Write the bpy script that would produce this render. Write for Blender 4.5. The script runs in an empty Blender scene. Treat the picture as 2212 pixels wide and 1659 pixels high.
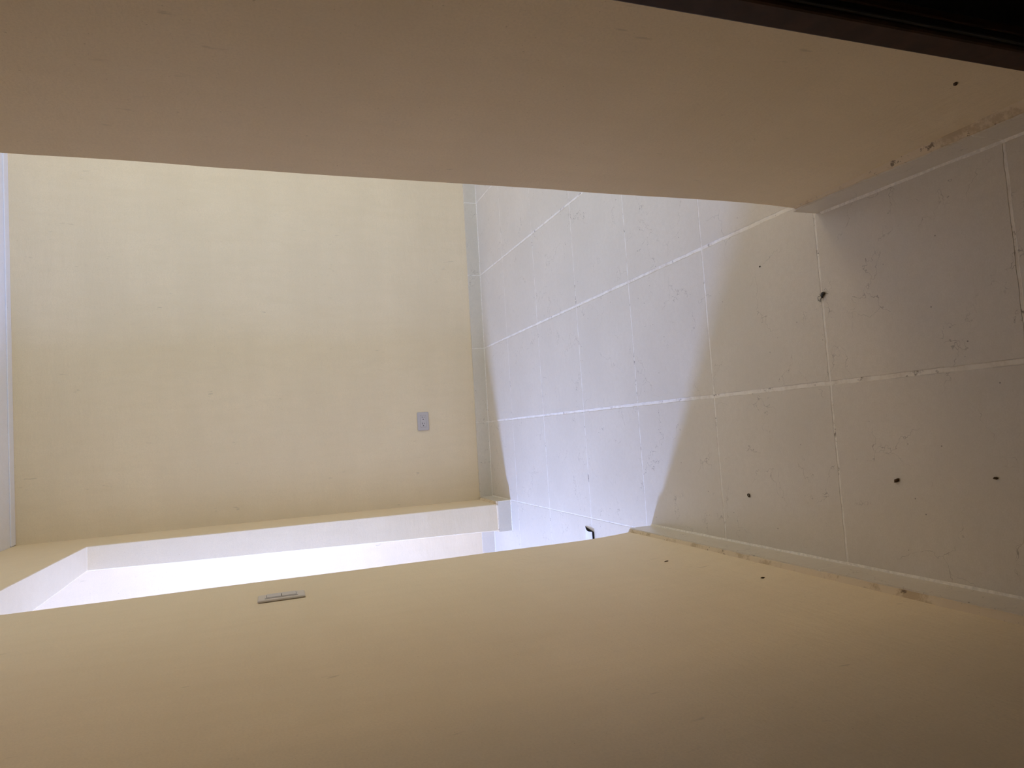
import bpy, bmesh, math, random
from mathutils import Vector, Matrix, noise

S = bpy.context.scene
C = S.collection

# ------------------------------------------------------------------ camera, exposure, light
cd = bpy.data.cameras.new('camera')
cd.sensor_fit = 'HORIZONTAL'; cd.sensor_width = 36.0
cd.lens = 1467.4 / 2212 * 36.0
cd.clip_start = 0.02
cam = bpy.data.objects.new('camera', cd); C.objects.link(cam)
up = Vector((0.06425473, 0.33473934, 0.9401175))        # the phone was held on its side:
rt = Vector((0.99556417, -0.08638063, -0.03728758))     # world "up" points to the left of the frame
fw = Vector((0.06872632, 0.9383432, -0.33880486))
M = Matrix((-up, rt, -fw)).transposed().to_4x4()
M.translation = Vector((0.38517, -3.96071, 1.25728))
cam.matrix_world = M
S.camera = cam
S.view_settings.view_transform = 'Standard'
S.view_settings.look = 'None'
S.view_settings.gamma = 1.0
S.view_settings.use_curve_mapping = False
S.view_settings.exposure = 0.17
try:
    S.cycles.max_bounces = 16
    S.cycles.diffuse_bounces = 10
except Exception:
    pass

w = bpy.data.worlds.new('sky'); S.world = w; w.use_nodes = True
w.node_tree.nodes['Background'].inputs['Color'].default_value = (0.55, 0.75, 1.0, 1)
w.node_tree.nodes['Background'].inputs['Strength'].default_value = 0.4

def area(name, loc, direction, sx, sy, power, col, spread=180):
    ld = bpy.data.lights.new(name, 'AREA'); ld.shape = 'RECTANGLE'
    ld.size = sx; ld.size_y = sy; ld.energy = power; ld.color = col
    ld.spread = math.radians(spread)
    o = bpy.data.objects.new(name, ld); C.objects.link(o)
    d = Vector(direction).normalized()
    o.rotation_euler = d.to_track_quat('-Z', 'Z').to_euler()
    o.location = loc
    return o
# daylight through the narrow window of the left room; the two hall lights are added fills
area('window_daylight', (-1.74, -0.76, 1.38), (1, 0, -0.2), 0.30, 0.80, 228, (0.312, 0.455, 1.0))
area('hall_fill', (3.52, -1.35, 1.45), (-1, 0, -0.15), 1.5, 1.2, 17.5, (1.0, 0.70, 0.32))  # added warm fill, no such source in view
area('hall_side_fill', (2.4, -2.74, 1.5), (0, 1, -0.1), 1.0, 1.2, 14, (0.27, 0.74, 1.0))  # added bluish fill from the side, fitted to the wall tones

# ------------------------------------------------------------------ materials
T = 0.45
def new_mat(name):
    m = bpy.data.materials.new(name); m.use_nodes = True
    nt = m.node_tree; b = nt.nodes['Principled BSDF']
    return m, nt, b
class NB:
    def __init__(s, nt): s.nt = nt
    def n(s, t, **k):
        x = s.nt.nodes.new(t)
        for a, v in k.items(): setattr(x, a, v)
        return x
    def val(s, sock, v):
        if hasattr(v, 'is_linked') or hasattr(v, 'links'): s.nt.links.new(v, sock)
        else: sock.default_value = v
    def math(s, op, a, b=0.0, c=None, clamp=False):
        x = s.n('ShaderNodeMath', operation=op); x.use_clamp = clamp
        s.val(x.inputs[0], a); s.val(x.inputs[1], b)
        if c is not None: s.val(x.inputs[2], c)
        return x.outputs[0]
    def ramp(s, v, a, b, lo=0.0, hi=1.0):
        x = s.n('ShaderNodeMapRange', interpolation_type='SMOOTHSTEP')
        s.val(x.inputs[0], v); s.val(x.inputs[1], a); s.val(x.inputs[2], b); s.val(x.inputs[3], lo); s.val(x.inputs[4], hi)
        return x.outputs[0]
    def noise(s, vec, scale, detail=3, rough=0.5, out=0, dist=0.0):
        x = s.n('ShaderNodeTexNoise'); s.nt.links.new(vec, x.inputs['Vector'])
        x.inputs['Scale'].default_value = scale; x.inputs['Detail'].default_value = detail
        x.inputs['Roughness'].default_value = rough; x.inputs['Distortion'].default_value = dist
        return x.outputs[out]
    def mix(s, f, a, b, blend='MIX'):
        x = s.n('ShaderNodeMix', data_type='RGBA', blend_type=blend)
        s.val(x.inputs[0], f); s.val(x.inputs[6], a); s.val(x.inputs[7], b)
        return x.outputs[2]
def rgb(r, g, b): return (r, g, b, 1.0)

def plaster(name, col, tone=0.05):
    m, nt, b = new_mat(name); k = NB(nt)
    tc = k.n('ShaderNodeTexCoord').outputs['Object']
    mp = k.n('ShaderNodeMapping'); nt.links.new(tc, mp.inputs[0]); mp.inputs['Scale'].default_value = (1, 1, 3.5)
    big = k.noise(mp.outputs[0], 1.3, 4, 0.55)
    mp2 = k.n('ShaderNodeMapping'); nt.links.new(tc, mp2.inputs[0]); mp2.inputs['Scale'].default_value = (1, 1, 0.22)
    streak = k.noise(mp2.outputs[0], 26, 3, 0.6)
    d1 = k.mix(k.ramp(big, 0.3, 0.7), rgb(*[c * (1 - tone) for c in col]), rgb(*[min(c * (1 + tone), .95) for c in col]))
    d2 = k.mix(k.ramp(streak, 0.35, 0.75, 0, 0.35), d1, rgb(col[0] * .93, col[1] * .92, col[2] * .88))
    d2 = k.mix(k.ramp(k.noise(tc, 260, 3, .75), .35, .72, 0, .5), d2, rgb(*[c * .86 for c in col]))
    scr = k.math('MULTIPLY', k.ramp(k.noise(mp2.outputs[0], 75, 2, .5), .66, .72), k.ramp(k.noise(tc, 6, 3, .6), .56, .66))
    d2 = k.mix(k.math('MULTIPLY', scr, .35), d2, rgb(*[c * .5 for c in col]))
    speck = k.noise(tc, 210, 1, 0.5)
    d3 = k.mix(k.ramp(speck, 0.76, 0.80, 0, 0.35), d2, rgb(col[0] * .4, col[1] * .33, col[2] * .22))
    nt.links.new(d3, b.inputs['Base Color'])
    b.inputs['Roughness'].default_value = 0.62
    b.inputs['Specular IOR Level'].default_value = 0.3
    fine = k.noise(tc, 420, 2, 0.6)
    mid = k.noise(mp.outputs[0], 9, 4, 0.6)
    h = k.math('ADD', k.math('MULTIPLY', fine, 0.00035), k.math('MULTIPLY', mid, 0.0022))
    bp_ = k.n('ShaderNodeBump'); bp_.inputs['Strength'].default_value = 0.8; bp_.inputs['Distance'].default_value = 1.0
    nt.links.new(h, bp_.inputs['Height']); nt.links.new(bp_.outputs[0], b.inputs['Normal'])
    return m

def tile(name, gx=0.0, gy=0.0, col=(0.67, 0.615, 0.52)):
    """ceramic tile; gx, gy = joint widths on the lines X = k*T and Y = -r*T (0: no joint)"""
    m, nt, b = new_mat(name); k = NB(nt)
    tc = k.n('ShaderNodeTexCoord').outputs['Object']
    sx = k.n('ShaderNodeSeparateXYZ'); nt.links.new(tc, sx.inputs[0])
    wob = k.math('MULTIPLY', k.math('SUBTRACT', k.noise(tc, 22, 4, 0.7), 0.5), 0.006)
    cloud = k.noise(tc, 3.2, 5, 0.6)
    c0 = k.mix(k.ramp(cloud, 0.3, 0.7), rgb(*[c * .96 for c in col]), rgb(*[c * 1.04 for c in col]))
    c0 = k.mix(k.ramp(k.noise(tc, 330, 2, .7), .35, .75, 0, .45), c0, rgb(col[0] * .84, col[1] * .83, col[2] * .81))
    mott = k.noise(tc, 60, 4, 0.7)
    c0 = k.mix(k.ramp(mott, 0.35, 0.75, 0, 0.5), c0, rgb(col[0] * .90, col[1] * .89, col[2] * .87))
    # per-tile tone
    ix = k.math('FLOOR', k.math('DIVIDE', sx.outputs[0], T)); iy = k.math('FLOOR', k.math('DIVIDE', sx.outputs[1], T))
    cmb = k.n('ShaderNodeCombineXYZ'); nt.links.new(ix, cmb.inputs[0]); nt.links.new(iy, cmb.inputs[1])
    wn = k.n('ShaderNodeTexWhiteNoise'); nt.links.new(cmb.outputs[0], wn.inputs['Vector'])
    c0 = k.mix(k.math('MULTIPLY', wn.outputs['Value'], 0.10), c0, rgb(col[0] * .8, col[1] * .78, col[2] * .74))
    # hairline veins: edges of a warped voronoi, broken up by noise
    dv = k.noise(tc, 5, 5, 0.62, out=1)
    va = k.n('ShaderNodeVectorMath', operation='SCALE'); nt.links.new(dv, va.inputs[0]); va.inputs[3].default_value = 0.30
    vb = k.n('ShaderNodeVectorMath', operation='ADD'); nt.links.new(tc, vb.inputs[0]); nt.links.new(va.outputs[0], vb.inputs[1])
    vo = k.n('ShaderNodeTexVoronoi', feature='DISTANCE_TO_EDGE'); vo.inputs['Scale'].default_value = 5.5
    nt.links.new(vb.outputs[0], vo.inputs['Vector'])
    line = k.ramp(vo.outputs['Distance'], 0.001, 0.0055, 1, 0)
    brk = k.ramp(k.noise(tc, 6.5, 3, 0.6), 0.48, 0.58)
    vein = k.math('MULTIPLY', k.math('MULTIPLY', line, brk), k.ramp(k.noise(tc, 22, 2, 0.5), 0.30, 0.44))
    c1 = k.mix(k.math('MULTIPLY', vein, 0.5), c0, rgb(0.13, 0.095, 0.07))
    # pin-prick dirt
    sp = k.n('ShaderNodeTexVoronoi'); sp.inputs['Scale'].default_value = 36; nt.links.new(tc, sp.inputs['Vector'])
    sc_ = k.n('ShaderNodeSeparateColor'); nt.links.new(sp.outputs['Color'], sc_.inputs[0])
    dot = k.math('MULTIPLY', k.ramp(sp.outputs['Distance'], 0.03, 0.085, 1, 0), k.ramp(sc_.outputs[0], 0.72, 0.78))
    c2 = k.mix(k.math('MULTIPLY', dot, 0.75), c1, rgb(0.10, 0.07, 0.05))
    fin = c2; mask = None
    for g, ax in ((gx, 0), (gy, 1)):
        if g <= 0: continue
        d = k.math('PINGPONG', k.math('ADD', sx.outputs[ax], wob), T / 2)
        if ax == 0 and gy > 0:      # the joint that runs under the doorway is tighter than the others
            d = k.math('ADD', d, k.math('MULTIPLY', k.ramp(sx.outputs[0], 0.15, 0.35, 1, 0), g * .27))
        mk = k.ramp(d, g / 2 * 0.8, g / 2 * 1.25, 1, 0)
        gcol = k.mix(k.ramp(k.noise(tc, 26, 4, 0.7), 0.40, 0.72, 0, 0.55), rgb(.80, .755, .67), rgb(.55, .47, .37))
        dirty = k.ramp(k.noise(tc, 9, 5, 0.8), 0.55, 0.66)
        gcol = k.mix(k.math('MULTIPLY', dirty, k.ramp(k.noise(tc, 90, 2, .6), .42, .6)), gcol, rgb(0.10, 0.07, 0.045))
        # thin dark edge of the joint
        ed = k.math('MULTIPLY', k.ramp(d, g / 2 * 1.1, g / 2 * 1.5, 1, 0), k.ramp(k.noise(tc, 14, 3, .6), .42, .62))
        fin = k.mix(k.math('MULTIPLY', ed, 0.35), fin, rgb(0.22, 0.17, 0.12))
        fin = k.mix(mk, fin, gcol)
        mask = mk if mask is None else k.math('MAXIMUM', mask, mk)
    nt.links.new(fin, b.inputs['Base Color'])
    rough = k.ramp(k.noise(tc, 18, 3, .6), 0.3, 0.7, 0.31, 0.37)
    if mask is not None:
        rough = k.math('ADD', rough, k.math('MULTIPLY', mask, 0.4))
        h = k.math('ADD', k.math('MULTIPLY', mask, -0.0012), k.math('MULTIPLY', k.noise(tc, 120, 3, .6), 0.00035))
    else:
        h = k.math('MULTIPLY', k.noise(tc, 120, 3, .6), 0.00035)
    nt.links.new(rough, b.inputs['Roughness'])
    bp_ = k.n('ShaderNodeBump'); bp_.inputs['Strength'].default_value = 0.7; bp_.inputs['Distance'].default_value = 1.0
    nt.links.new(h, bp_.inputs['Height']); nt.links.new(bp_.outputs[0], b.inputs['Normal'])
    return m

def plain(name, col, rough=0.5, spec=0.5, bump=0.0, scale=200, var=0.06):
    m, nt, b = new_mat(name); k = NB(nt)
    tc = k.n('ShaderNodeTexCoord').outputs['Object']
    nz = k.noise(tc, scale, 3, 0.6)
    c = k.mix(k.ramp(nz, 0.3, 0.7), rgb(*[x * (1 - var) for x in col]), rgb(*[min(1, x * (1 + var)) for x in col]))
    nt.links.new(c, b.inputs['Base Color'])
    b.inputs['Roughness'].default_value = rough
    b.inputs['Specular IOR Level'].default_value = spec
    if bump:
        bp_ = k.n('ShaderNodeBump'); bp_.inputs['Strength'].default_value = 0.6; bp_.inputs['Distance'].default_value = bump
        nt.links.new(nz, bp_.inputs['Height']); nt.links.new(bp_.outputs[0], b.inputs['Normal'])
    return m

M_wall = plaster('cream_paint', (0.79, 0.665, 0.47), 0.03)
M_ceil = plaster('white_ceiling_paint', (0.84, 0.84, 0.90), 0.03)
M_floor = tile('floor_tile', 0.0095, 0.0056)
M_base_x = tile('baseboard_tile_x', 0.006, 0)
M_base_y = tile('baseboard_tile_y', 0, 0.0032)
M_grout = plain('pale_grout', (0.78, 0.735, 0.65), 0.85, 0.2, 0.001, 120, 0.12)
M_plate = plain('grey_white_plastic', (0.51, 0.475, 0.475), 0.38, 0.5, 0, 90, 0.02)
M_rocker = plain('switch_rocker_plastic', (0.57, 0.53, 0.51), 0.4, 0.5, 0, 90, 0.02)
M_black = plain('dark_slot_and_shade', (0.012, 0.010, 0.010), 0.6)
M_wood = plain('dark_brown_wood', (0.036, 0.015, 0.009), 0.6, 0.2, 0.0006, 30, 0.25)
M_door = plain('blue_black_door_paint', (0.010, 0.009, 0.013), 0.45, 0.3, 0, 30, 0.15)
M_frame = plain('window_frame_paint', (0.75, 0.75, 0.74), 0.4)
M_card = plain('white_card', (0.74, 0.72, 0.86), 0.6, 0.3, 0, 60, 0.03)
M_insect = plain('black_insect_shell', (0.012, 0.011, 0.010), 0.35, 0.5, 0.002, 500, 0.3)
M_crumb = plain('brown_crumb', (0.075, 0.045, 0.022), 0.8, 0.2, 0.003, 700, 0.6)
M_dirt, nt_, b_ = new_mat('plaster_ledge'); k_ = NB(nt_)
tc_ = k_.n('ShaderNodeTexCoord').outputs['Object']
cc_ = k_.mix(k_.ramp(k_.noise(tc_, 11, 5, .75), .50, .62), rgb(.68, .565, .40), rgb(.50, .39, .25))
cc_ = k_.mix(k_.math('MULTIPLY', k_.ramp(k_.noise(tc_, 30, 4, .75), .60, .66), .8), cc_, rgb(.12, .08, .05))
nt_.links.new(cc_, b_.inputs['Base Color']); b_.inputs['Roughness'].default_value = .8

# ------------------------------------------------------------------ mesh helpers
def obj(name, bm, mat, parent=None, smooth=False, bevel=0, segs=2):
    bmesh.ops.recalc_face_normals(bm, faces=bm.faces)
    me = bpy.data.meshes.new(name); bm.to_mesh(me); bm.free()
    if mat: me.materials.append(mat)
    for p in me.polygons: p.use_smooth = smooth
    o = bpy.data.objects.new(name, me); C.objects.link(o)
    if parent: o.parent = parent
    if bevel:
        md = o.modifiers.new('bevel', 'BEVEL'); md.width = bevel; md.segments = segs; md.limit_method = 'ANGLE'; md.angle_limit = math.radians(50)
    return o
def struct(o): o['kind'] = 'structure'; return o
def box(bm, x0, x1, y0, y1, z0, z1):
    v = [bm.verts.new((x, y, z)) for x in (x0, x1) for y in (y0, y1) for z in (z0, z1)]
    for f in ((0, 1, 3, 2), (4, 6, 7, 5), (0, 4, 5, 1), (2, 3, 7, 6), (0, 2, 6, 4), (1, 5, 7, 3)):
        bm.faces.new([v[i] for i in f])
    return v
def thing(name, label, cat, loc, rot=(0, 0, 0), group=None):
    o = bpy.data.objects.new(name, None); C.objects.link(o)
    o.empty_display_size = 0.05
    o.location = loc; o.rotation_euler = rot; o['label'] = label; o['category'] = cat
    if group: o['group'] = group
    return o
def steps(a, b, keys, st):
    """sample list from a to b with the keys inside it, at most st apart"""
    ks = sorted(set([a, b] + [q for q in keys if a < q < b])); out = []
    for p, q in zip(ks, ks[1:]):
        n = max(1, int(math.ceil((q - p) / st)))
        out += [p + (q - p) * i / n for i in range(n)]
    return out + [ks[-1]]

def wall(name, us, zs, holes, front, back, mat, wave=0.0009, jit=0.0, edge_u=None, lean=None):
    """a solid wall as one grid mesh. us/zs: sample values; holes: (u0,u1,z0,z1) left open;
    front(u,z)/back(u,z): world point of either face; free edges wander by jit"""
    bm = bmesh.new(); nu, nz = len(us), len(zs)
    solid = [[not any(h[0] - 1e-6 <= (us[i] + us[i + 1]) / 2 <= h[1] and h[2] - 1e-6 <= (zs[j] + zs[j + 1]) / 2 <= h[3] for h in holes)
              for j in range(nz - 1)] for i in range(nu - 1)]
    F, B = {}, {}
    def vert(D, fn, i, j, s):
        if (i, j) not in D:
            u, z = us[i], zs[j]
            if edge_u:
                for e in edge_u:
                    if abs(u - e) < 1e-5:
                        u += jit * 2 * noise.noise(Vector((e * 7, z * 2.3, 1.7))) + jit * .7 * noise.noise(Vector((e * 3, z * 11, 4.1)))
            if lean: u += lean(us[i], z)
            p = fn(u, z); q = Vector(p)
            nrm = (Vector(front(u, z)) - Vector(back(u, z))).normalized()
            q += nrm * s * wave * (noise.noise(Vector((p[0] * 2, p[1] * 2, p[2] * 1.3))) + .5 * noise.noise(Vector((p[0] * 7, p[1] * 7, p[2] * 4))))
            D[(i, j)] = bm.verts.new(q)
        return D[(i, j)]
    for i in range(nu - 1):
        for j in range(nz - 1):
            if not solid[i][j]: continue
            for D, fn, s in ((F, front, 1), (B, back, -1)):
                bm.faces.new([vert(D, fn, *c, s) for c in ((i, j), (i + 1, j), (i + 1, j + 1), (i, j + 1))])
            for (di, dj, a, b_) in ((-1, 0, (i, j), (i, j + 1)), (1, 0, (i + 1, j), (i + 1, j + 1)), (0, -1, (i, j), (i + 1, j)), (0, 1, (i, j + 1), (i + 1, j + 1))):
                ni, nj = i + di, j + dj
                if 0 <= ni < nu - 1 and 0 <= nj < nz - 1 and solid[ni][nj]: continue
                bm.faces.new([vert(F, front, *a, 1), vert(F, front, *b_, 1), vert(B, back, *b_, -1), vert(B, back, *a, -1)])
    return struct(obj(name, bm, mat, bevel=0.004, segs=2))

H = 2.44
lerp = lambda a, b, t: a + (b - a) * t

# ------------------------------------------------------------------ floor and ceiling
bm = bmesh.new(); box(bm, -1.9, 3.7, -5.3, 0.2, -0.10, 0.0); struct(obj('floor', bm, M_floor))
bm = bmesh.new(); box(bm, -1.9, 3.7, -5.3, 0.2, H, H + 0.10); struct(obj('ceiling', bm, M_ceil))

# ------------------------------------------------------------------ walls
# back wall (runs behind the hall and the left room)
def by(x): return 0.012 - 0.022 * max(0.0, x)
wall('wall_back', steps(-1.85, 3.65, [-0.15, 0, 1], 0.22), steps(0, H, [], 0.2), [],
     lambda u, z: (u, by(u), z), lambda u, z: (u, by(u) + 0.16, z), M_wall)

# left wall: far strip, doorway with its lintel, near part
YJ, YN, ZL = -0.335, -1.835, 2.062
def lf(y, z):
    t = min(1, max(0, (y - YN) / (YJ - YN)))
    return lerp(0.013 * math.exp(-(z / 0.16) ** 2), -0.015, t)
def lb(y, z):
    t = min(1, max(0, (y - YN) / (YJ - YN)))
    return lerp(-0.15, lerp(-0.165, -0.128, z / 2.06), t)
wall('wall_left', steps(-5.2, 0.03, [YJ, YN], 0.09), steps(0, H, [ZL], 0.07), [(YN, YJ, 0, ZL)],
     lambda u, z: (lf(u, z), u, z), lambda u, z: (lb(u, z), u, z), M_wall, jit=0.005, edge_u=(YJ, YN),
     lean=lambda u, z: (0.019 * max(0, 1 - z / 0.5) if abs(u - YJ) < 1e-5 else 0))

# right wall with the dark door in it
YR = -2.712
XR = 0.873
wall('wall_right', steps(-5.2, YR, [-3.372, -4.25], 0.08), steps(0, H, [2.1], 0.07), [(-4.25, -3.372, 0, 2.1)],
     lambda u, z: (XR - 0.009 * math.exp(-(z / 0.16) ** 2), u, z), lambda u, z: (XR + 0.15, u, z), M_wall, jit=0.005, edge_u=(YR,))
# hall side, right: return wall and far end, each holed for an added window
wall('wall_right_hall', steps(XR + 0.14, 3.65, [1.9, 2.9], 0.3), steps(0, H, [0.9, 2.1], 0.3), [(1.9, 2.9, 0.9, 2.1)],
     lambda u, z: (u, YR - 0.01, z), lambda u, z: (u, YR - 0.15, z), M_wall)
wall('wall_right_end', steps(-2.86, 0.05, [-2.1, -0.6], 0.25), steps(0, H, [0.85, 2.05], 0.3), [(-2.1, -0.6, 0.85, 2.05)],
     lambda u, z: (3.5, u, z), lambda u, z: (3.65, u, z), M_wall)
# left room: near wall and the wall with the narrow window
wall('wall_left_room', steps(-1.85, -0.14, [], 0.3), steps(0, H, [], 0.3), [],
     lambda u, z: (u, YN - 0.005, z), lambda u, z: (u, YN - 0.15, z), M_wall)
wall('wall_left_end', steps(-1.99, 0.05, [-0.92, -0.60], 0.25), steps(0, H, [0.96, 1.80], 0.3), [(-0.92, -0.60, 0.96, 1.80)],
     lambda u, z: (-1.70, u, z), lambda u, z: (-1.85, u, z), M_wall)
# behind the photographer, and the dark room behind the door
wall('wall_front', steps(-0.16, 2.2, [], 0.4), steps(0, H, [], 0.4), [],
     lambda u, z: (u, -5.2, z), lambda u, z: (u, -5.3, z), M_wall)

# white bead where the back wall meets the ceiling
bm = bmesh.new(); box(bm, -0.012, 3.5, -0.045 - 0.015, 0.0, H - 0.006, H)
for v in bm.verts: v.co.y += by(v.co.x) * 0.9
struct(obj('trim_1', bm, M_ceil, bevel=0.002))

# ------------------------------------------------------------------ tile baseboards
def baseboard(name, p0, p1, h, thick, mat, side, ends=(0, 0), ledge=True, seed=1, jz=0.0):
    """front foot line from p0 to p1; side = +1/-1 which way the wall lies; grout line at its foot, filled ledge on top"""
    p0, p1 = Vector((*p0, 0)), Vector((*p1, 0)); d = (p1 - p0); L = d.length; d.normalize()
    nrm = Vector((-d.y, d.x, 0)) * side           # towards the wall
    bm = bmesh.new(); n = max(2, int(L / 0.08)); prev = None
    for i in range(n + 1):
        p = p0 + d * (L * i / n); hz = h + jz * noise.noise(Vector((seed, i * .4, 0)))
        ring = [bm.verts.new(q) for q in (p + Vector((0, 0, 0)), p + Vector((0, 0, hz)), p + nrm * thick + Vector((0, 0, hz)), p + nrm * thick)]
        if prev:
            for a in range(4): bm.faces.new((prev[a], prev[(a + 1) % 4], ring[(a + 1) % 4], ring[a]))
        else: bm.faces.new(ring)
        prev = ring
    bm.faces.new(prev)
    b = struct(obj(name, bm, mat))
    # grout at the foot
    bm = bmesh.new(); prev = None; n2 = max(3, int(L / 0.03))
    for i in range(n2 + 1):
        p = p0 + d * (L * i / n2); w_ = 0.0055 + 0.0022 * noise.noise(Vector((seed * 3, i * .35, 2)))
        w_ = max(0.002, w_)
        ring = [bm.verts.new(q) for q in (p + nrm * 0.001 + Vector((0, 0, w_ * .45)), p - nrm * w_ + Vector((0, 0, 0.0006)), p - nrm * w_ + Vector((0, 0, -0.002)), p + nrm * 0.001 + Vector((0, 0, -0.002)))]
        if prev:
            for a in range(4): bm.faces.new((prev[a], prev[(a + 1) % 4], ring[(a + 1) % 4], ring[a]))
        else: bm.faces.new(ring)
        prev = ring
    bm.faces.new(prev)
    obj('grout_line', bm, M_grout, b)
    if ledge:
        bm = bmesh.new(); prev = None; n2 = max(4, int(L / 0.012))
        for i in range(n2 + 1):
            p = p0 + d * (L * i / n2)
            a1 = 0.5 * noise.noise(Vector((seed * 5, i * .13, 3))) + .5 * noise.noise(Vector((seed * 5, i * .6, 8)))
            a2 = noise.noise(Vector((seed * 9, i * .21, 5)))
            off = 0.0025 + 0.0035 * max(0, a1)
            ring = [bm.verts.new(q) for q in (p + nrm * off + Vector((0, 0, h - 0.002)), p + nrm * (off + .0015) + Vector((0, 0, h + 0.003 + 0.004 * max(0, a2))),
                    p + nrm * (thick * 1.05) + Vector((0, 0, h + 0.013 + 0.003 * a2)), p + nrm * (thick + 0.002) + Vector((0, 0, h - 0.002)))]
            if prev:
                for a in range(4): bm.faces.new((prev[a], prev[(a + 1) % 4], ring[(a + 1) % 4], ring[a]))
            else: bm.faces.new(ring)
            prev = ring
        bm.faces.new(prev)
        obj('plaster_ledge', bm, M_dirt, b)
    return b

baseboard('baseboard_back', (0.0, -0.004), (3.5, -0.072), 0.078, 0.02, M_base_x, +1, ledge=False, seed=1)
baseboard('baseboard_left_far', (0.000, -0.004), (0.000, YJ + 0.003), 0.075, 0.020, M_base_y, -1, seed=2)
baseboard('baseboard_jamb', (0.000, YJ + 0.002), (-0.168, YJ + 0.003), 0.075, 0.030, M_base_x, -1, seed=3)
baseboard('baseboard_left_room', (-0.16, 0.0), (-1.70, 0.0), 0.078, 0.014, M_base_x, -1, ledge=False, seed=4)
baseboard('baseboard_left', (0.021, -1.829), (0.034, -5.2), 0.086, 0.026, M_base_y, -1, seed=5)
baseboard('baseboard_left_return', (0.019, -1.829), (-0.15, -1.829), 0.084, 0.008, M_base_x, +1, ledge=False, seed=6)
baseboard('baseboard_right', (0.858, -2.722), (0.844, -3.325), 0.076, 0.020, M_base_y, +1, seed=7)
baseboard('baseboard_right_return', (0.858, -2.710), (3.5, -2.710), 0.072, 0.012, M_base_x, -1, ledge=False, seed=8)

# ------------------------------------------------------------------ dark door on the right
dr = bpy.data.objects.new('door_1', None); C.objects.link(dr); dr['kind'] = 'structure'; dr.location = (XR, -3.81, 0)
def dpart(name, bm, mat, bevel=0.002):
    bmesh.ops.translate(bm, verts=bm.verts, vec=(-XR, 3.81, 0)); return obj(name, bm, mat, dr, bevel=bevel)
x0, ya, yb = 0.853, -3.326, -3.368
bm = bmesh.new(); box(bm, x0, XR + 0.004, yb, ya, 0, 2.14); dpart('door_casing', bm, M_wood, 0.004)
bm = bmesh.new(); box(bm, x0, XR + 0.004, -4.29, -4.25, 0, 2.14); dpart('door_casing', bm, M_wood, 0.004)
bm = bmesh.new(); box(bm, x0, XR + 0.004, -4.25, yb, 2.10, 2.14); dpart('door_casing', bm, M_wood, 0.004)
bm = bmesh.new(); box(bm, x0 + 0.006, XR + 0.15, yb - 0.006, yb, 0, 2.1); dpart('door_jamb', bm, M_door)
bm = bmesh.new(); box(bm, 0.868, 0.880, yb - 0.010, yb - 0.005, 0, 2.1); dpart('stop_bead', bm, M_wood)
bm = bmesh.new(); box(bm, x0 + 0.006, XR + 0.15, -4.25, -4.244, 0, 2.1); dpart('door_jamb', bm, M_door)
bm = bmesh.new(); box(bm, 0.935, 0.975, -4.243, yb - 0.012, 0.008, 2.095)
dpart('door_leaf', bm, M_door)

# ------------------------------------------------------------------ windows
def window(name, x, y0, y1, z0, z1, bars):
    e = bpy.data.objects.new(name, None); C.objects.link(e); e['kind'] = 'structure'; e.location = (x, (y0 + y1) / 2, z0)
    bm = bmesh.new(); t = 0.03
    for a in ((y0, y1, z0, z0 + t), (y0, y1, z1 - t, z1), (y0, y0 + t, z0 + t, z1 - t), (y1 - t, y1, z0 + t, z1 - t)):
        box(bm, x - .02, x + .02, *a)
    for q in range(bars):
        yy = lerp(y0, y1, (q + 1) / (bars + 1)); box(bm, x - .015, x + .015, yy - .012, yy + .012, z0 + t, z1 - t)
    bmesh.ops.translate(bm, verts=bm.verts, vec=(-x, -(y0 + y1) / 2, -z0))
    obj('window_frame', bm, M_frame, e, bevel=0.003)
    return e
window('window_1', -1.80, -0.92, -0.60, 0.96, 1.80, 0)
window('added_window_2', 3.58, -2.1, -0.6, 0.85, 2.05, 1)  # unseen window, added to hold the warm hall fill
w3 = window('added_window_3', 0, -0.5, 0.5, 0.9, 2.1, 1)  # unseen window, added around the side fill
w3.location = (2.4, -2.80, 0.9); w3.rotation_euler = (0, 0, math.pi / 2)

# ------------------------------------------------------------------ outlet on the back wall
def rounded_plate(w_, h_, d, r, crown=0.0, n=6):
    """plate in the local XZ plane, facing -Y, back at y = 0"""
    bm = bmesh.new(); pts = []
    for cx, cz, a0 in ((w_ / 2 - r, h_ / 2 - r, 0), (-w_ / 2 + r, h_ / 2 - r, 90), (-w_ / 2 + r, -h_ / 2 + r, 180), (w_ / 2 - r, -h_ / 2 + r, 270)):
        for i in range(n + 1):
            a = math.radians(a0 + 90 * i / n); pts.append([cx + r * math.cos(a), cz + r * math.sin(a)])
    for p in pts: p[0] += math.copysign(crown, p[0]) * (1 - (abs(p[1]) / (h_ / 2)) ** 2)
    rings = []
    for s, y in ((1, 0), (1, -d * .45), (1 - .0012 / h_ * 2, -d * .8), (1 - .004 / h_ * 2, -d)):
        rings.append([bm.verts.new((p[0] * (1 - (1 - s) * h_ / w_), y, p[1] * s)) for p in pts])
    for a, b_ in zip(rings, rings[1:]):
        for i in range(len(pts)): bm.faces.new((a[i], a[(i + 1) % len(pts)], b_[(i + 1) % len(pts)], b_[i]))
    bm.faces.new(rings[0]); bm.faces.new(rings[-1])
    return bm
def frame_bm(w_, h_, t, d):
    bm = bmesh.new()
    for a in ((-w_ / 2 - t, -w_ / 2, -h_ / 2 - t, h_ / 2 + t), (w_ / 2, w_ / 2 + t, -h_ / 2 - t, h_ / 2 + t), (-w_ / 2, w_ / 2, h_ / 2, h_ / 2 + t), (-w_ / 2, w_ / 2, -h_ / 2 - t, -h_ / 2)):
        box(bm, a[0], a[1], -d, 0, a[2], a[3])
    return bm
ox, oz = 0.4755, 0.400
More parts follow.
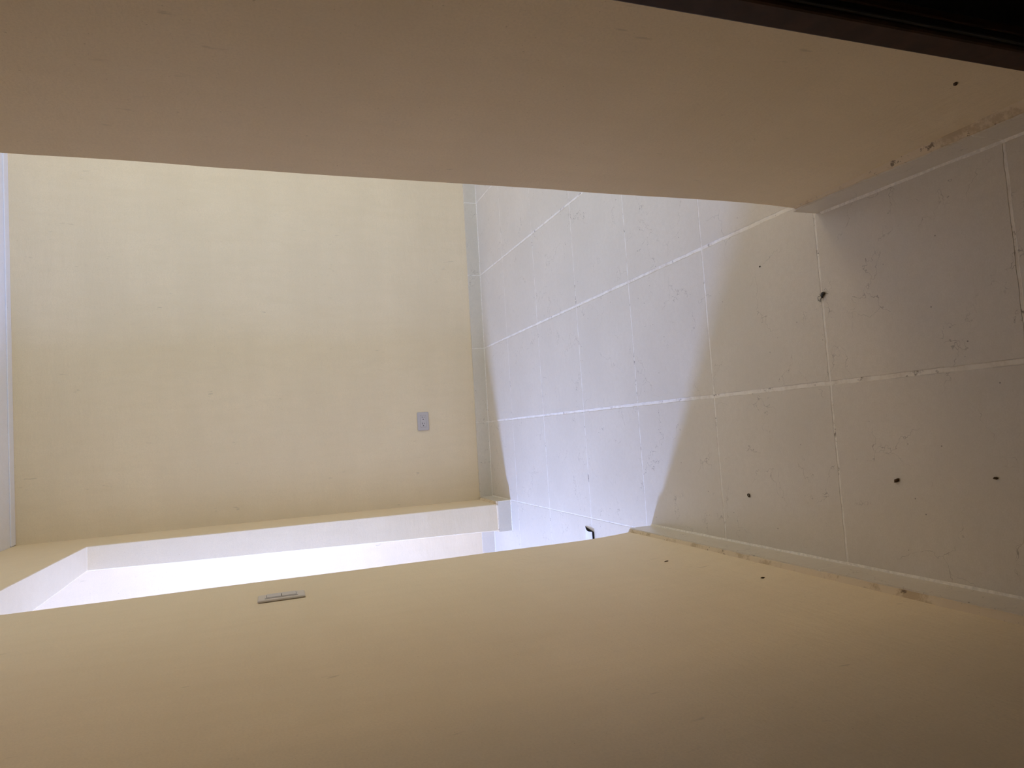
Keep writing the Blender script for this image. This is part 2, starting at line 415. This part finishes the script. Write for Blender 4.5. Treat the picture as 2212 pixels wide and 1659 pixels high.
ot = thing('electrical_outlet', 'light grey double outlet mounted sideways low on the cream back wall', 'outlet', (ox, by(ox) - 0.0005, oz))
pl = obj('cover_plate', rounded_plate(0.107, 0.069, 0.0062, 0.006, 0.003), M_plate, ot, smooth=False)
obj('insert_gap', (lambda b: (box(b, -.0352, .0352, -.0064, -.005, -.0172, .0172), b)[1])(bmesh.new()), plain('gap_shade', (.20, .18, .17), .7), ot)
ins = obj('receptacle_insert', (lambda b: (box(b, -.0342, .0342, -.0073, -.004, -.0164, .0164), b)[1])(bmesh.new()), plain('receptacle_plastic', (.53, .495, .495), .4, .5, 0, 90, .02), ot, bevel=.0008)
for cx in (0.0175, -0.0195):
    bm = bmesh.new(); box(bm, cx + .002, cx + .0115, -.0076, -.006, .0043, .0068); obj('blade_slot', bm, M_black, ins)
    bm = bmesh.new(); box(bm, cx + .0025, cx + .0105, -.0076, -.006, -.0072, -.0052); obj('blade_slot', bm, M_black, ins)
    bm = bmesh.new()
    bmesh.ops.create_cone(bm, cap_ends=True, segments=20, radius1=.0027, radius2=.0027, depth=.0016, matrix=Matrix.Translation((cx - .0065, -.0068, -.0002)) @ Matrix.Rotation(math.pi / 2, 4, 'X'))
    obj('ground_hole', bm, M_black, ins)

# ------------------------------------------------------------------ switch on the near left wall
sy, sz = -2.096, 1.243
st = thing('light_switch', 'cream double rocker light switch on the left wall beside the bright doorway', 'light switch', (0.0015, sy, sz), (0, 0, math.pi / 2))
# local -Y faces world +X
obj('cover_plate', rounded_plate(0.069, 0.114, 0.0052, 0.005, 0.0), plain('switch_plate_plastic', (.62, .56, .50), .42, .5, 0, 90, .02), st)
obj('inner_frame', frame_bm(0.0335, 0.0715, 0.004, 0.0065), M_rocker, st, bevel=.0006)
for q, (za, zb) in enumerate(((0.0007, 0.0350), (-0.0350, -0.0007))):
    bm = bmesh.new(); v = box(bm, -.0160, .0160, -.0092, -.004, za, zb)
    for x in v:
        if x.co.y < -.008 and x.co.x < 0: x.co.y += .0018
    obj('rocker', bm, M_rocker, st, bevel=.0008)
bm = bmesh.new(); box(bm, -.0168, .0168, -.0058, -.003, -.0358, .0358); obj('rocker_well', bm, M_black, st)

# ------------------------------------------------------------------ things on the floor
def blob(name, mat, parent, loc, r, sc, seed, rough=.35, rot=0, sub=3):
    bm = bmesh.new(); bmesh.ops.create_icosphere(bm, subdivisions=sub, radius=1)
    for v in bm.verts:
        v.co *= 1 + rough * noise.noise(v.co * 1.7 + Vector((seed, 0, 0))) + rough * .5 * noise.noise(v.co * 4 + Vector((0, seed, 0)))
        v.co = Vector((v.co.x * sc[0] * r, v.co.y * sc[1] * r, v.co.z * sc[2] * r))
    bmesh.ops.rotate(bm, verts=bm.verts, matrix=Matrix.Rotation(rot, 3, 'Z'))
    bmesh.ops.translate(bm, verts=bm.verts, vec=loc)
    return obj(name, bm, mat, parent, smooth=True)
def tube(name, pts, r, mat, parent, taper=0.0, closed=False, n=7):
    # smooth the polyline, then sweep a small ring along it
    P = [Vector(p) for p in pts]
    for _ in range(2):
        Q = [P[0]]
        for a, b_ in zip(P, P[1:]): Q += [a.lerp(b_, .25), a.lerp(b_, .75)]
        P = Q + [P[-1]]
    bm = bmesh.new(); prev = None
    for i, p in enumerate(P):
        t = (P[min(i + 1, len(P) - 1)] - P[max(i - 1, 0)]).normalized()
        a = t.cross(Vector((0, 0, 1)));  a = a.normalized() if a.length > 1e-4 else Vector((1, 0, 0)); b_ = t.cross(a)
        rr = r * (1 - taper * i / len(P)) * (1 + .25 * noise.noise(Vector((i * .5, r * 900, 0))))
        ring = [bm.verts.new(p + (a * math.cos(2 * math.pi * k / n) + b_ * math.sin(2 * math.pi * k / n)) * rr) for k in range(n)]
        if prev:
            for k in range(n): bm.faces.new((prev[k], prev[(k + 1) % n], ring[(k + 1) % n], ring[k]))
        else: bm.faces.new(ring)
        prev = ring
    bm.faces.new(prev)
    return obj(name, bm, mat, parent, smooth=True)

# dead insect lying on the tile joint (floor plane offsets in metres from its middle)
ins_ = thing('dead_insect', 'small black dead insect with looped legs lying across a floor tile joint', 'insect', (0.657, -2.700, 0))
blob('body', M_insect, ins_, (0.0055, -0.0065, 0.0034), 0.0050, (1.45, .85, .65), 3, .30, math.radians(130))
blob('head', M_insect, ins_, (-0.0012, -0.0030, 0.0026), 0.0026, (1, .9, .8), 8, .3)
for pts, r in ((((.003, .000, .003), (.0025, .006, .005), (-.001, .0105, .003), (-.006, .0105, .0015), (-.0078, .0125, .0008)), .00062),
               (((-.001, -.002, .002), (-.005, -.001, .0045), (-.0095, .002, .003), (-.0115, .005, .0012), (-.006, .010, .001)), .00062),
               (((-.002, -.001, .0025), (-.006, .003, .0035), (-.0085, .005, .0015)), .0005),
               (((.009, -.012, .004), (.006, -.0165, .005), (.003, -.021, .001)), .00045),
               (((.007, .001, .003), (.0085, .004, .002), (.0065, .0055, .0008)), .0004)):
    tube('leg', pts, r, M_insect, ins_, .4)

e = thing('dirt_crumb', 'tiny round curled dark crumb on a floor tile near the left baseboard', 'crumb', (0.163, -2.372, 0), (0, 0, 0.4), 'dark crumbs on the floor tiles')
tube('curl', [(.0045 * math.cos(a / 10 * 5.6), .0040 * math.sin(a / 10 * 5.6), .0020 + .0008 * math.sin(a)) for a in range(11)], .0016, M_crumb, e, .3)
def crumb(name, label, loc, r, sc, seed, rot):
    o = blob(name, M_crumb, None, (0, 0, r * sc[2] * .85), r, sc, seed, .45, 0)
    o.location = loc; o.rotation_euler = (0, 0, rot)
    o['label'] = label; o['category'] = 'crumb'; o['group'] = 'dark crumbs on the floor tiles'
crumb('dirt_crumb', 'small oblong dark crumb on the shaded floor tile between insect and left baseboard', (0.227, -2.857, 0), .0034, (1.0, 1.9, .8), 5, .5)
crumb('dirt_crumb', 'tiny flat dark oval crumb, the one nearest the right edge of the photo', (0.241, -3.069, 0), .0030, (.75, 1.5, .6), 11, .1)
crumb('dirt_crumb', 'faint tiny crumb on the floor tile between the insect and the daylight patch', (0.782, -2.498, 0), .0022, (1, 1, .6), 17, .1)

# specks stuck to the walls
def speck(label, loc, size, rot, seed):
    o = blob('wall_speck', M_crumb, None, (0, 0, 0), 1, size, seed, .3, 0, 2)
    o.location = loc; o.rotation_euler = rot
    o['label'] = label; o['category'] = 'speck'; o['group'] = 'dark specks stuck to the walls'
speck('small brown oval speck stuck on the right wall beside the dark door casing', (XR - .001, -3.250, .247), (.0018, .0032, .0068), (0.7, 0, 0), 2)
speck('thin dark sliver on the left wall just above the baseboard end by the doorway', (0.0026, -2.315, .248), (.0016, .0013, .0075), (.12, 0, 0), 3)
speck('short dark sliver on the left wall above the baseboard, nearer the camera', (0.0052, -2.625, .183), (.0016, .0013, .0050), (-.3, 0, 0), 4)

# bent white card on the left room's floor
bm = bmesh.new(); nx, ny = 10, 14; G = []
L_, W_ = 0.17, 0.078
for t in (0, 1):
    for i in range(nx + 1):
        for j in range(ny + 1):
            u, v = i / nx, j / ny
            z = .0015 + .011 * math.sin(math.pi * .78 * v) * (1 - .3 * u)
            G.append(bm.verts.new((-u * L_ - .006 * math.sin(math.pi * v) * (1 - u) - .014 * v, -v * W_ - .012 * (1 - u) * v * 0, z + (.0012 if t else 0))))
idx = lambda t, i, j: G[t * (nx + 1) * (ny + 1) + i * (ny + 1) + j]
for t in (0, 1):
    for i in range(nx):
        for j in range(ny): bm.faces.new((idx(t, i, j), idx(t, i + 1, j), idx(t, i + 1, j + 1), idx(t, i, j + 1)))
for i in range(nx):
    for j in (0, ny): bm.faces.new((idx(0, i, j), idx(0, i + 1, j), idx(1, i + 1, j), idx(1, i, j)))
for j in range(ny):
    for i in (0, nx): bm.faces.new((idx(0, i, j), idx(0, i, j + 1), idx(1, i, j + 1), idx(1, i, j)))
card = thing('bent_card', 'small bent white card lying on the bright floor beyond the doorway', 'card', (-0.041, -1.287, 0), (0, 0, 0))
obj('sheet', bm, M_card, card, smooth=False)
# black block standing in for the shade under the bent sheet
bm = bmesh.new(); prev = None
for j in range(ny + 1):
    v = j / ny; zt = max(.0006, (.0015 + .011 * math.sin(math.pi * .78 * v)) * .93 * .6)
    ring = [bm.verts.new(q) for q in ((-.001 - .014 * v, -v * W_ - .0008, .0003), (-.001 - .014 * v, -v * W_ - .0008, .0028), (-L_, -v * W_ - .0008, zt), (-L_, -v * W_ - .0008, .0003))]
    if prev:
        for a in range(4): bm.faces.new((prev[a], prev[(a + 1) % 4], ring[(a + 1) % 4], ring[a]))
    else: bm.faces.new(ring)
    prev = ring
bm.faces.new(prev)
obj('underside_shade', bm, M_black, card)
